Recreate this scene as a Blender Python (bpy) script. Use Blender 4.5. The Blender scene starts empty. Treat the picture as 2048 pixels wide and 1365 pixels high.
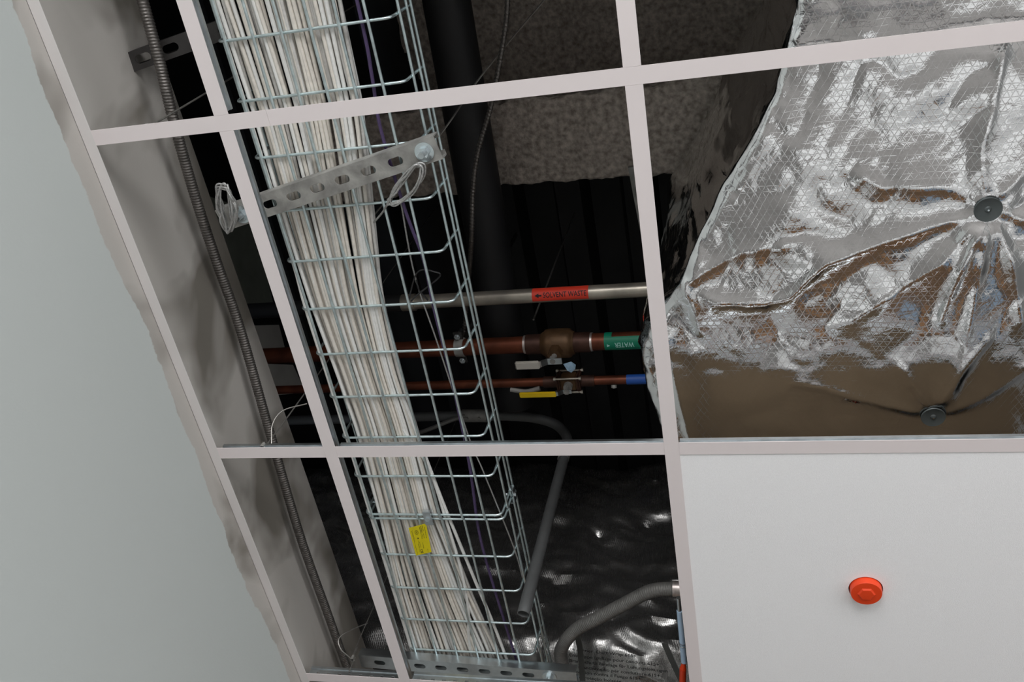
import bpy, bmesh, math, random
import numpy as np
from mathutils import Vector, Matrix, noise

random.seed(7)
C = bpy.context.scene.collection
G = 2.70            # height of the suspended grid above the floor
S = 0.6096          # two-foot grid module

# ------------------------------------------------------------------ camera
F_PX = 1851.0
R = np.array([[0.96440, -0.04055, -0.26137], [0.16636, 0.86112, 0.48042], [0.20559, -0.50680, 0.83717]])
_u, _s, _vt = np.linalg.svd(R); R = _u @ _vt
CAM = np.array([0.7601, -0.3107, G - 1.2285])
cd = bpy.data.cameras.new('camera'); cam = bpy.data.objects.new('camera', cd); C.objects.link(cam)
cd.sensor_fit = 'HORIZONTAL'; cd.sensor_width = 36.0; cd.lens = F_PX / 2048 * 36.0
cd.clip_start = 0.01
cam.matrix_world = Matrix(((R[0, 0], -R[0, 1], -R[0, 2], CAM[0]), (R[1, 0], -R[1, 1], -R[1, 2], CAM[1]),
                           (R[2, 0], -R[2, 1], -R[2, 2], CAM[2]), (0, 0, 0, 1)))
bpy.context.scene.camera = cam

# ------------------------------------------------------------------ world, daylight, exposure
w = bpy.data.worlds.new('world'); bpy.context.scene.world = w; w.use_nodes = True
w.node_tree.nodes['Background'].inputs[0].default_value = (0.75, 0.85, 1.0, 1)
w.node_tree.nodes['Background'].inputs[1].default_value = 0.6
vs = bpy.context.scene.view_settings
vs.view_transform = 'Standard'; vs.look = 'None'; vs.exposure = 0.30; vs.gamma = 1.0; vs.use_curve_mapping = False


def area(name, loc, target, sx, sy, power, col):
    l = bpy.data.lights.new(name, 'AREA'); l.shape = 'RECTANGLE'; l.size = sx; l.size_y = sy
    l.energy = power; l.color = col
    o = bpy.data.objects.new(name, l); C.objects.link(o); o.location = loc
    o.rotation_euler = (Vector(target) - Vector(loc)).to_track_quat('-Z', 'Y').to_euler()
    return o


# daylight entering through the two windows of the rear wall and the one of the right wall
area('window_daylight', (0.6, -2.98, 1.45), (0.6, 0, 1.0), 1.7, 1.5, 66, (1.0, 0.985, 0.985))
area('window_daylight', (3.0, -2.98, 1.45), (3.0, 0, 1.0), 1.7, 1.5, 50, (1.0, 0.985, 0.985))
area('window_daylight', (4.98, -1.2, 1.45), (0, -1.2, 1.0), 2.2, 1.5, 34, (1.0, 0.985, 0.985))


# ------------------------------------------------------------------ materials
def nmat(name, col, rough=0.6, metal=0.0, var=0.0, vscale=20.0, bump=0.0, bscale=60.0, col2=None, spec=0.5):
    m = bpy.data.materials.new(name); m.use_nodes = True
    nt = m.node_tree; N = nt.nodes; L = nt.links
    b = N['Principled BSDF']
    b.inputs['Base Color'].default_value = (*col, 1); b.inputs['Roughness'].default_value = rough
    b.inputs['Metallic'].default_value = metal; b.inputs['Specular IOR Level'].default_value = spec
    tc = N.new('ShaderNodeTexCoord')
    if var > 0 or col2:
        nz = N.new('ShaderNodeTexNoise'); nz.inputs['Scale'].default_value = vscale; nz.inputs['Detail'].default_value = 5
        L.new(tc.outputs['Object'], nz.inputs['Vector'])
        rp = N.new('ShaderNodeValToRGB')
        rp.color_ramp.elements[0].position = 0.3; rp.color_ramp.elements[1].position = 0.7
        c2 = col2 or tuple(min(1, c * (1 + var)) for c in col)
        c1 = col if col2 else tuple(c * (1 - var) for c in col)
        rp.color_ramp.elements[0].color = (*c1, 1); rp.color_ramp.elements[1].color = (*c2, 1)
        L.new(nz.outputs['Fac'], rp.inputs['Fac']); L.new(rp.outputs['Color'], b.inputs['Base Color'])
    if bump > 0:
        n2 = N.new('ShaderNodeTexNoise'); n2.inputs['Scale'].default_value = bscale; n2.inputs['Detail'].default_value = 6
        L.new(tc.outputs['Object'], n2.inputs['Vector'])
        bp = N.new('ShaderNodeBump'); bp.inputs['Strength'].default_value = bump; bp.inputs['Distance'].default_value = 0.004
        L.new(n2.outputs['Fac'], bp.inputs['Height']); L.new(bp.outputs['Normal'], b.inputs['Normal'])
    return m


M = {}
M['tee'] = nmat('tee_paint', (0.77, 0.705, 0.70), 0.55, 0, 0.015, 8)
M['angle'] = nmat('angle_paint', (0.71, 0.685, 0.67), 0.55, 0, 0.015, 8)
M['zinc'] = nmat('zinc_sheet', (0.60, 0.64, 0.66), 0.32, 1.0, 0.12, 40, 0.03, 90)
M['zinc_dull'] = nmat('zinc_dull', (0.34, 0.335, 0.315), 0.65, 0.45, 0.35, 28, 0.2, 120)
M['wire'] = nmat('zinc_wire', (0.66, 0.77, 0.78), 0.33, 0.85, 0.18, 60, 0.0)
M['rope'] = nmat('steel_rope', (0.50, 0.50, 0.49), 0.4, 0.8, 0.2, 300, 0.3, 600)
M['hangwire'] = nmat('hanger_wire', (0.30, 0.29, 0.27), 0.45, 0.8, 0.2, 60)
M['tile'] = nmat('tile_face', (0.92, 0.92, 0.925), 0.85, 0, 0.02, 300, 0.10, 500)
M['cable_a'] = nmat('cable_jacket', (0.86, 0.86, 0.83), 0.5, 0, 0.05, 150)
M['cable_b'] = nmat('cable_jacket_warm', (0.82, 0.775, 0.70), 0.5, 0, 0.08, 120)
M['cable_c'] = nmat('cable_jacket_grey', (0.66, 0.65, 0.62), 0.5, 0, 0.10, 150)
M['purple'] = nmat('purple_jacket', (0.075, 0.048, 0.125), 0.5, 0, 0.1, 40)
M['black'] = nmat('black_plastic', (0.012, 0.012, 0.013), 0.5, 0, 0.2, 30)
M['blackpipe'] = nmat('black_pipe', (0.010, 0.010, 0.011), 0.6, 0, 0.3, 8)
M['copper'] = nmat('copper_tube', (0.15, 0.042, 0.020), 0.45, 0.6, 0.4, 22, 0.06, 60)
M['copperdark'] = nmat('copper_fitting', (0.075, 0.035, 0.025), 0.5, 0.6, 0.35, 30, 0.08, 80)
M['bronze'] = nmat('bronze_body', (0.125, 0.068, 0.032), 0.5, 0.5, 0.25, 40, 0.12, 140)
M['steelpipe'] = nmat('dirty_steel', (0.44, 0.40, 0.34), 0.36, 0.75, 0.35, 14, 0.05, 50)
M['solder'] = nmat('solder_ring', (0.62, 0.55, 0.52), 0.4, 0.8, 0.2, 80)
M['greyhandle'] = nmat('grey_vinyl', (0.50, 0.47, 0.42), 0.5)
M['yellow'] = nmat('yellow_vinyl', (0.85, 0.58, 0.01), 0.45)
M['bluetag'] = nmat('blue_tag', (0.28, 0.42, 0.55), 0.6, 0, 0.25, 90)
M['blueband'] = nmat('blue_band', (0.02, 0.10, 0.42), 0.5)
M['green'] = nmat('green_band', (0.0, 0.22, 0.12), 0.5)
M['redlabel'] = nmat('red_label', (0.72, 0.045, 0.02), 0.5)
M['ink'] = nmat('ink', (0.012, 0.012, 0.014), 0.6)
M['inkblue'] = nmat('ink_blue', (0.02, 0.05, 0.25), 0.6)
M['paleink'] = nmat('pale_ink', (0.45, 0.75, 0.70), 0.6)
M['emt'] = nmat('grey_conduit', (0.16, 0.165, 0.165), 0.5, 0.4, 0.12, 15)
M['flexgrey'] = nmat('grey_flex', (0.19, 0.185, 0.175), 0.55, 0.4, 0.15, 40)
M['conduit'] = nmat('steel_flex', (0.15, 0.14, 0.13), 0.48, 0.8, 0.2, 60)
M['orange'] = nmat('orange_plastic', (0.78, 0.055, 0.008), 0.42)
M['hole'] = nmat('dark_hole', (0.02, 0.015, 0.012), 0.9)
M['spray'] = nmat('sprayed_fireproofing', (0.23, 0.195, 0.165), 0.95, 0, 0.5, 75, 1.0, 130, (0.58, 0.51, 0.45))
M['deck'] = nmat('steel_deck', (0.016, 0.016, 0.0165), 0.65, 0.0, 0.4, 6, 0.1, 30)
M['darksteel'] = nmat('dark_steel', (0.055, 0.052, 0.05), 0.5, 0.5, 0.2, 20)
M['washer'] = nmat('zinc_bright', (0.75, 0.82, 0.85), 0.25, 1.0, 0.1, 50)
M['pin'] = nmat('grey_washer', (0.10, 0.115, 0.115), 0.5, 0.3, 0.1, 40)
M['yellowtag'] = nmat('yellow_card', (0.86, 0.72, 0.0), 0.5, 0, 0.05, 60)
M['gypsum'] = nmat('grey_gypsum', (0.62, 0.60, 0.56), 0.9, 0, 0.15, 6, 0.05, 80)
M['greygreen'] = nmat('primed_board', (0.24, 0.26, 0.22), 0.85, 0, 0.2, 8)
M['paleblue'] = nmat('pale_blue_plastic', (0.50, 0.66, 0.85), 0.4)
M['greyband'] = nmat('grey_band', (0.10, 0.105, 0.10), 0.5, 0.3, 0.15, 30)
M['roompaint'] = nmat('room_paint', (0.62, 0.63, 0.63), 0.8, 0, 0.02, 3)
M['brownboard'] = nmat('brown_floor', (0.34, 0.22, 0.13), 0.6, 0, 0.2, 3)
M['floor'] = nmat('grey_floor', (0.27, 0.26, 0.25), 0.6, 0, 0.15, 1.5)
M['wood'] = nmat('plywood', (0.60, 0.33, 0.16), 0.6, 0, 0.2, 4)
M['tileback'] = nmat('tile_back', (0.42, 0.31, 0.20), 0.9, 0, 0.1, 12)
M['bench'] = nmat('bench_top', (0.85, 0.86, 0.86), 0.5)
M['white'] = nmat('white_frame', (0.75, 0.75, 0.75), 0.5)


def foil_material(name, base, rough, scrim=True, sc=0.0115, bump=0.5):
    m = bpy.data.materials.new(name); m.use_nodes = True
    nt = m.node_tree; N = nt.nodes; L = nt.links
    b = N['Principled BSDF']; b.inputs['Metallic'].default_value = 1.0
    b.inputs['Base Color'].default_value = (*base, 1)
    tc = N.new('ShaderNodeTexCoord')
    nz = N.new('ShaderNodeTexNoise'); nz.inputs['Scale'].default_value = 14; nz.inputs['Detail'].default_value = 4
    L.new(tc.outputs['Object'], nz.inputs['Vector'])
    mr = N.new('ShaderNodeMapRange'); mr.inputs['To Min'].default_value = rough * 0.7; mr.inputs['To Max'].default_value = rough * 1.5
    mr.inputs['From Min'].default_value = .3; mr.inputs['From Max'].default_value = .7
    L.new(nz.outputs['Fac'], mr.inputs['Value']); L.new(mr.outputs['Result'], b.inputs['Roughness']); rgh = mr.outputs['Result']
    # fine crinkle
    n2 = N.new('ShaderNodeTexNoise'); n2.inputs['Scale'].default_value = 55; n2.inputs['Detail'].default_value = 3
    n2.inputs['Distortion'].default_value = 0.8
    L.new(tc.outputs['Object'], n2.inputs['Vector'])
    h = n2.outputs['Fac']
    if scrim:
        mx = None
        for (ang, s) in ((60, sc), (-60, sc), (2, sc * 0.95)):
            d = N.new('ShaderNodeVectorMath'); d.operation = 'DOT_PRODUCT'
            a = math.radians(ang + 90)
            d.inputs[1].default_value = (math.cos(a) / s, math.sin(a) / s, 0.0)
            L.new(tc.outputs['Object'], d.inputs[0])
            ad = N.new('ShaderNodeMath'); ad.operation = 'ADD'
            wob = N.new('ShaderNodeMath'); wob.operation = 'MULTIPLY'; wob.inputs[1].default_value = 1.2
            L.new(nz.outputs['Fac'], wob.inputs[0]); L.new(d.outputs['Value'], ad.inputs[0]); L.new(wob.outputs[0], ad.inputs[1])
            pp = N.new('ShaderNodeMath'); pp.operation = 'PINGPONG'; pp.inputs[1].default_value = 0.5
            L.new(ad.outputs[0], pp.inputs[0])
            r = N.new('ShaderNodeMapRange'); r.interpolation_type = 'SMOOTHSTEP'
            r.inputs['From Min'].default_value = 0.0; r.inputs['From Max'].default_value = 0.085
            r.inputs['To Min'].default_value = 1.0 if abs(ang) > 10 else 0.6; r.inputs['To Max'].default_value = 0.0
            L.new(pp.outputs[0], r.inputs['Value'])
            if mx is None: mx = r.outputs['Result']
            else:
                q = N.new('ShaderNodeMath'); q.operation = 'MAXIMUM'; L.new(mx, q.inputs[0]); L.new(r.outputs['Result'], q.inputs[1]); mx = q.outputs[0]
        ms = N.new('ShaderNodeMath'); ms.operation = 'MULTIPLY_ADD'; ms.inputs[1].default_value = 0.11
        L.new(mx, ms.inputs[0]); L.new(h, ms.inputs[2]); h = ms.outputs[0]
        rr = N.new('ShaderNodeMath'); rr.operation = 'MULTIPLY_ADD'; rr.inputs[1].default_value = 0.10
        L.new(mx, rr.inputs[0]); L.new(rgh, rr.inputs[2]); L.new(rr.outputs[0], b.inputs['Roughness'])
    bp = N.new('ShaderNodeBump'); bp.inputs['Strength'].default_value = bump; bp.inputs['Distance'].default_value = 0.0022
    L.new(h, bp.inputs['Height']); L.new(bp.outputs['Normal'], b.inputs['Normal'])
    return m


M['foil'] = foil_material('foil_facing', (0.86, 0.86, 0.86), 0.09, True, 0.0098, bump=0.24)
M['foil2'] = foil_material('foil_wrap', (0.34, 0.335, 0.325), 0.20, True, 0.0045, bump=0.34)
M['foil2'].node_tree.nodes['Principled BSDF'].inputs['Metallic'].default_value = 0.85


def wall_material():
    m = bpy.data.materials.new('painted_drywall'); m.use_nodes = True
    nt = m.node_tree; N = nt.nodes; L = nt.links; b = N['Principled BSDF']; b.inputs['Roughness'].default_value = 0.85
    geo = N.new('ShaderNodeNewGeometry'); sep = N.new('ShaderNodeSeparateXYZ'); L.new(geo.outputs['Position'], sep.inputs[0])
    n1 = N.new('ShaderNodeTexNoise'); n1.inputs['Scale'].default_value = 5.5; n1.inputs['Detail'].default_value = 2
    n1b = N.new('ShaderNodeTexNoise'); n1b.inputs['Scale'].default_value = 70; n1b.inputs['Detail'].default_value = 3
    for n in (n1, n1b): L.new(geo.outputs['Position'], n.inputs['Vector'])
    a = N.new('ShaderNodeMath'); a.operation = 'MULTIPLY_ADD'; a.inputs[1].default_value = 0.055
    L.new(n1.outputs['Fac'], a.inputs[0]); L.new(sep.outputs['Z'], a.inputs[2])
    a2 = N.new('ShaderNodeMath'); a2.operation = 'MULTIPLY_ADD'; a2.inputs[1].default_value = 0.012
    L.new(n1b.outputs['Fac'], a2.inputs[0]); L.new(a.outputs[0], a2.inputs[2])
    st = N.new('ShaderNodeMapRange'); st.inputs['From Min'].default_value = G - 0.0015; st.inputs['From Max'].default_value = G + 0.0010
    L.new(a2.outputs[0], st.inputs['Value'])
    # bare board with patches of joint compound above the paint line
    n2 = N.new('ShaderNodeTexNoise'); n2.inputs['Scale'].default_value = 4.2; n2.inputs['Detail'].default_value = 3; n2.inputs['Distortion'].default_value = 0.6
    L.new(geo.outputs['Position'], n2.inputs['Vector'])
    rp = N.new('ShaderNodeValToRGB'); e = rp.color_ramp.elements
    e[0].position = 0.40; e[0].color = (0.19, 0.175, 0.15, 1); e[1].position = 0.56; e[1].color = (0.45, 0.43, 0.40, 1)
    L.new(n2.outputs['Fac'], rp.inputs['Fac'])
    mx = N.new('ShaderNodeMix'); mx.data_type = 'RGBA'
    mx.inputs['A'].default_value = (0.50, 0.535, 0.52, 1)
    L.new(st.outputs['Result'], mx.inputs['Factor']); L.new(rp.outputs['Color'], mx.inputs['B'])
    L.new(mx.outputs['Result'], b.inputs['Base Color'])
    n3 = N.new('ShaderNodeTexNoise'); n3.inputs['Scale'].default_value = 250; L.new(geo.outputs['Position'], n3.inputs['Vector'])
    bp = N.new('ShaderNodeBump'); bp.inputs['Strength'].default_value = 0.08; bp.inputs['Distance'].default_value = 0.002
    L.new(n3.outputs['Fac'], bp.inputs['Height']); L.new(bp.outputs['Normal'], b.inputs['Normal'])
    return m


M['wall'] = wall_material()


# ------------------------------------------------------------------ helpers
def at(px, py, h):
    """the point at height h above the grid that lies on the sight line of a photo pixel"""
    d = R @ np.array([(px - 1024) / F_PX, (py - 682.5) / F_PX, 1.0])
    t = (G + h - CAM[2]) / d[2]
    p = CAM + t * d
    return Vector(p)


def unx(px, py, x0):
    d = R @ np.array([(px - 1024) / F_PX, (py - 682.5) / F_PX, 1.0]); t_ = (x0 - CAM[0]) / d[0]; return Vector(CAM + t_ * d)


def P(x, y, h): return Vector((x, y, G + h))


ORG = {}


def obj(name, bm, mat, parent=None, smooth=False, origin=None):
    if parent is not None: o0 = ORG[parent.name]
    elif origin is not None: o0 = Vector(origin)
    else:
        mn = Vector((min(v.co[i] for v in bm.verts) for i in range(3))); mx = Vector((max(v.co[i] for v in bm.verts) for i in range(3)))
        o0 = Vector(((mn.x + mx.x) / 2, (mn.y + mx.y) / 2, mn.z))
    bmesh.ops.translate(bm, verts=bm.verts, vec=-o0)
    bmesh.ops.recalc_face_normals(bm, faces=bm.faces)
    me = bpy.data.meshes.new(name); bm.to_mesh(me); bm.free()
    if smooth:
        for p in me.polygons: p.use_smooth = True
        try: me.set_sharp_from_angle(angle=math.radians(40))
        except Exception: pass
    me.materials.append(M[mat] if isinstance(mat, str) else mat)
    o = bpy.data.objects.new(name, me); C.objects.link(o)
    if parent is not None: o.parent = parent
    else: o.location = o0
    ORG[o.name] = o0
    return o


def tag(o, label, cat, group=None):
    o['label'] = label; o['category'] = cat
    if group: o['group'] = group
    return o


def thing(name, label, cat, loc, group=None):
    o = bpy.data.objects.new(name, None); C.objects.link(o); o.location = loc; o.empty_display_size = 0.05
    ORG[o.name] = Vector(loc)
    return tag(o, label, cat, group)


def struct(name, bm, mat, smooth=False):
    o = obj(name, bm, mat, None, smooth); o['kind'] = 'structure'; return o


def BM(): return bmesh.new()


def box(bm, a, b):
    x0, y0, z0 = a; x1, y1, z1 = b
    vs_ = [bm.verts.new(p) for p in ((x0, y0, z0), (x1, y0, z0), (x1, y1, z0), (x0, y1, z0), (x0, y0, z1), (x1, y0, z1), (x1, y1, z1), (x0, y1, z1))]
    for f in ((0, 3, 2, 1), (4, 5, 6, 7), (0, 1, 5, 4), (1, 2, 6, 5), (2, 3, 7, 6), (3, 0, 4, 7)):
        bm.faces.new([vs_[i] for i in f])
    return vs_


def obox(bm, c, ax, ay, az, sx, sy, sz):
    """oriented box centred at c"""
    vs_ = []
    for k in (-1, 1):
        for i, j in ((-1, -1), (1, -1), (1, 1), (-1, 1)):
            vs_.append(bm.verts.new(c + ax * (i * sx / 2) + ay * (j * sy / 2) + az * (k * sz / 2)))
    for f in ((0, 3, 2, 1), (4, 5, 6, 7), (0, 1, 5, 4), (1, 2, 6, 5), (2, 3, 7, 6), (3, 0, 4, 7)):
        bm.faces.new([vs_[i] for i in f])


def smooth_path(pts, n=8):
    pts = [Vector(p) for p in pts]
    if len(pts) < 3: return pts
    out = []
    P4 = [pts[0] * 2 - pts[1]] + pts + [pts[-1] * 2 - pts[-2]]
    for i in range(1, len(P4) - 2):
        p0, p1, p2, p3 = P4[i - 1:i + 3]
        for k in range(n):
            t = k / n
            out.append(0.5 * ((2 * p1) + (p2 - p0) * t + (2 * p0 - 5 * p1 + 4 * p2 - p3) * t * t + (3 * p1 - p0 - 3 * p2 + p3) * t ** 3))
    out.append(pts[-1]); return out


def tube(bm, pts, r, sides=10, caps=True, rfun=None):
    pts = [Vector(p) for p in pts]; n = len(pts)
    t0 = (pts[1] - pts[0]).normalized()
    up = Vector((0, 0, 1)) if abs(t0.z) < 0.9 else Vector((1, 0, 0))
    nrm = (up - t0 * up.dot(t0)).normalized()
    rings = []; s = 0.0
    for i, p in enumerate(pts):
        if i: s += (p - pts[i - 1]).length
        t = (pts[min(i + 1, n - 1)] - pts[max(i - 1, 0)])
        t = t.normalized() if t.length > 1e-9 else t0
        nrm = (nrm - t * nrm.dot(t)).normalized(); bn = t.cross(nrm)
        ring = []
        for k in range(sides):
            a = 2 * math.pi * k / sides
            rr = rfun(s, a) if rfun else r
            ring.append(bm.verts.new(p + (nrm * math.cos(a) + bn * math.sin(a)) * rr))
        rings.append(ring)
    for i in range(n - 1):
        for k in range(sides):
            k2 = (k + 1) % sides
            bm.faces.new((rings[i][k], rings[i][k2], rings[i + 1][k2], rings[i + 1][k]))
    if caps:
        bm.faces.new(rings[0][::-1]); bm.faces.new(rings[-1])


def pipe_open(bm, pts, r, ri, sides=24):
    """hollow tube, open at its first end"""
    tube(bm, pts, r, sides, caps=False)
    m = len(bm.verts)
    outer = list(bm.verts)[:sides]
    inner_pts = [pts[0] + (pts[1] - pts[0]) * t for t in (0, 1)]
    inn = []
    for j in range(2):
        src = list(bm.verts)[j * sides:(j + 1) * sides]
        c = sum((v.co for v in src), Vector()) / sides
        inn.append([bm.verts.new(c + (v.co - c) * (ri / r)) for v in src])
    bm.verts.ensure_lookup_table()
    outer = [bm.verts[i] for i in range(sides)]
    for k in range(sides):
        k2 = (k + 1) % sides
        bm.faces.new((outer[k], outer[k2], inn[0][k2], inn[0][k]))
        bm.faces.new((inn[0][k], inn[0][k2], inn[1][k2], inn[1][k]))


def cyl(bm, a, b, r, sides=20, r2=None):
    a = Vector(a); b = Vector(b); r2 = r if r2 is None else r2
    L_ = (b - a).length
    tube(bm, [a, b], r, sides, True, (lambda s, an: r if s < L_ / 2 else r2))


def lathe(bm, c, prof, sides=32):
    """prof = (radius, z) list, downwards or upwards, around the vertical through c"""
    rings = []
    for (r, z) in prof:
        if r < 1e-6: rings.append([bm.verts.new((c[0], c[1], c[2] + z))])
        else: rings.append([bm.verts.new((c[0] + r * math.cos(2 * math.pi * k / sides), c[1] + r * math.sin(2 * math.pi * k / sides), c[2] + z)) for k in range(sides)])
    for i in range(len(rings) - 1):
        A, B = rings[i], rings[i + 1]
        for k in range(sides):
            k2 = (k + 1) % sides
            if len(A) == 1 and len(B) == 1: continue
            if len(A) == 1: bm.faces.new((A[0], B[k], B[k2]))
            elif len(B) == 1: bm.faces.new((A[k], A[k2], B[0]))
            else: bm.faces.new((A[k], A[k2], B[k2], B[k]))


def slotted_plate(bm, c, ax, ay, az, L_, W_, T_, slots, sl=0.028, sw=0.0145):
    """flat plate centred at c with stadium holes at positions `slots` along ax"""
    n = 24
    cuts = sorted(slots); xs = [-L_ / 2]
    for i in range(len(cuts) - 1): xs.append((cuts[i] + cuts[i + 1]) / 2)
    xs.append(L_ / 2)
    for i, s0 in enumerate(cuts):
        x0, x1 = xs[i], xs[i + 1]
        hole = []; outer = []
        for k in range(n):
            a = 2 * math.pi * (k + 0.5) / n
            ca, sa = math.cos(a), math.sin(a)
            hx = s0 + (sl - sw) / 2 * (1 if ca > 0 else -1) + sw / 2 * ca; hy = sw / 2 * sa
            hole.append((hx, hy))
            # square-ish outer loop through the cell corners
            m_ = max(abs(ca), abs(sa)); ox, oy = ca / m_, sa / m_
            outer.append((s0 + ox * ((x1 - s0) if ox > 0 else (s0 - x0)), oy * W_ / 2))
        # snap the nearest outer points to the cell corners
        for cx, cy in ((x0, -W_ / 2), (x1, -W_ / 2), (x1, W_ / 2), (x0, W_ / 2)):
            j = min(range(n), key=lambda q: (outer[q][0] - cx) ** 2 + (outer[q][1] - cy) ** 2); outer[j] = (cx, cy)
        lay = []
        for z in (-T_ / 2, T_ / 2):
            lay.append(([bm.verts.new(c + ax * x + ay * y + az * z) for x, y in outer], [bm.verts.new(c + ax * x + ay * y + az * z) for x, y in hole]))
        for k in range(n):
            k2 = (k + 1) % n
            for (o_, h_) in lay: bm.faces.new((o_[k], o_[k2], h_[k2], h_[k]))
            bm.faces.new((lay[0][1][k], lay[0][1][k2], lay[1][1][k2], lay[1][1][k]))
            bm.faces.new((lay[0][0][k], lay[0][0][k2], lay[1][0][k2], lay[1][0][k]))


def text_verts(s, size, extrude=0.0):
    cu = bpy.data.curves.new('text', 'FONT'); cu.body = s; cu.size = size; cu.align_x = 'CENTER'; cu.align_y = 'CENTER'
    cu.resolution_u = 3; cu.offset = size * .012
    o = bpy.data.objects.new('text', cu); C.objects.link(o)
    dg = bpy.context.evaluated_depsgraph_get(); dg.update()
    me = bpy.data.meshes.new_from_object(o.evaluated_get(dg))
    vs_ = [v.co.copy() for v in me.vertices]; fs = [tuple(p.vertices) for p in me.polygons]
    bpy.data.objects.remove(o); bpy.data.curves.remove(cu); bpy.data.meshes.remove(me)
    return vs_, fs


def wrapped(bm, vs_, fs, fn, step):
    """finely subdivided flat outline laid onto a curved surface by fn"""
    t_ = bmesh.new(); nv = [t_.verts.new((v[0], v[1], 0)) for v in vs_]
    for f in fs:
        try: t_.faces.new([nv[i] for i in f])
        except ValueError: pass
    for _ in range(5):
        bmesh.ops.triangulate(t_, faces=t_.faces)
        long_ = [e for e in t_.edges if e.calc_length() > step]
        if not long_: break
        bmesh.ops.subdivide_edges(t_, edges=long_, cuts=1)
    bmesh.ops.triangulate(t_, faces=t_.faces); t_.verts.index_update()
    nv = [bm.verts.new(fn(v.co.x, v.co.y)) for v in t_.verts]
    for f in t_.faces:
        try: bm.faces.new([nv[v.index] for v in f.verts])
        except ValueError: pass
    t_.free()


def text_mesh(bm, s, size, fn):
    vs_, fs = text_verts(s, size)
    wrapped(bm, vs_, fs, fn, size * .16)


X, Y, Z = Vector((1, 0, 0)), Vector((0, 1, 0)), Vector((0, 0, 1))

# ------------------------------------------------------------------ the room
TOP = G + 1.42
bm = BM(); box(bm, (-0.25, -4.1, -0.1), (5.1, 2.7, 0)); struct('floor', bm, 'floor')
bm = BM(); box(bm, (-0.25, 2.7, -0.1), (5.1, 5.1, 0)); struct('floor_1', bm, 'brownboard')  # unseen brown floor zone, added for warm tints in the foil reflections
bm = BM(); box(bm, (-0.37, -4.1, 0), (-0.25, 5.1, G + 0.277)); struct('wall_left', bm, 'wall')
bm = BM(); box(bm, (-3.1, 5.0, 0), (5.1, 5.1, TOP)); struct('wall_front', bm, 'roompaint')
bm = BM(); box(bm, (-3.2, -4.1, 0), (-3.1, 5.1, TOP)); struct('wall_far', bm, 'roompaint')


def wall_with_windows(name, fixed, a0, a1, holes, axis):
    b_ = BM(); z0, z1 = 0.68, 2.22
    def bx(p0, p1, za, zb):
        if axis == 'x': box(b_, (p0, fixed[0], za), (p1, fixed[1], zb))
        else: box(b_, (fixed[0], p0, za), (fixed[1], p1, zb))
    cur = a0
    for (h0, h1) in holes:
        bx(cur, h0, 0, TOP); bx(h0, h1, 0, z0); bx(h0, h1, z1, TOP); cur = h1
    bx(cur, a1, 0, TOP)
    struct(name, b_, 'roompaint')


wall_with_windows('wall_rear', (-3.1, -3.0), -3.1, 5.1, [(-0.27 + 0.0, 1.47), (2.13, 3.87)], 'x')
wall_with_windows('wall_right', (5.0, 5.1), -4.1, 5.1, [(-2.32, -0.08)], 'y')
for i, (x0, x1) in enumerate(((-0.27, 1.47), (2.13, 3.87))):
    bm = BM()
    for a, b in (((x0, -3.06, .68), (x0 + .05, -2.96, 2.22)), ((x1 - .05, -3.06, .68), (x1, -2.96, 2.22)), ((x0, -3.06, .68), (x1, -2.96, .73)), ((x0, -3.06, 2.17), (x1, -2.96, 2.22)), (((x0 + x1) / 2 - .02, -2.975, .68), ((x0 + x1) / 2 + .02, -2.96, 2.22))):
        box(bm, a, b)
    struct('window_%d' % (i + 1), bm, 'white')
bm = BM()
for a, b in (((4.96, -2.32, .68), (5.06, -2.27, 2.22)), ((4.96, -.13, .68), (5.06, -.08, 2.22)), ((4.96, -2.32, .68), (5.06, -.08, .73)), ((4.96, -2.32, 2.17), (5.06, -.08, 2.22))):
    box(bm, a, b)
struct('window_3', bm, 'white')
# unseen plywood panel added on the front wall for orange reflections in the foil
bm = BM(); box(bm, (-0.25, 4.96, 0), (5.0, 5.0, 1.25)); struct('trim_reflected', bm, 'wood')

# finished part of the suspended ceiling around the open bays
bm = BM(); z0, z1 = G + 0.0015, G + 0.016
for a, b in (((-0.249, -2.99), (4.99, -S)), ((2 * S, -S), (4.99, 4.99)), ((-0.249, 3 * S), (2 * S, 4.99)), ((S, 2 * S), (2 * S, 3 * S))):
    box(bm, (a[0], a[1], z0), (b[0], b[1], z1))
struct('ceiling', bm, 'tile')

# wall angle at the drywall
bm = BM()
box(bm, (-0.2495, -2.9, G), (-0.229, 3 * S, G + 0.0009)); box(bm, (-0.2499, -2.9, G), (-0.2487, 3 * S, G + 0.021))
struct('trim_1', bm, 'angle')

# near-black wall added beyond the drywall so the left gap stays black
bm = BM(); box(bm, (-0.93, -3.0, 0), (-0.815, 5.0, TOP)); struct('wall_blackout', bm, 'blackpipe')

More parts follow.
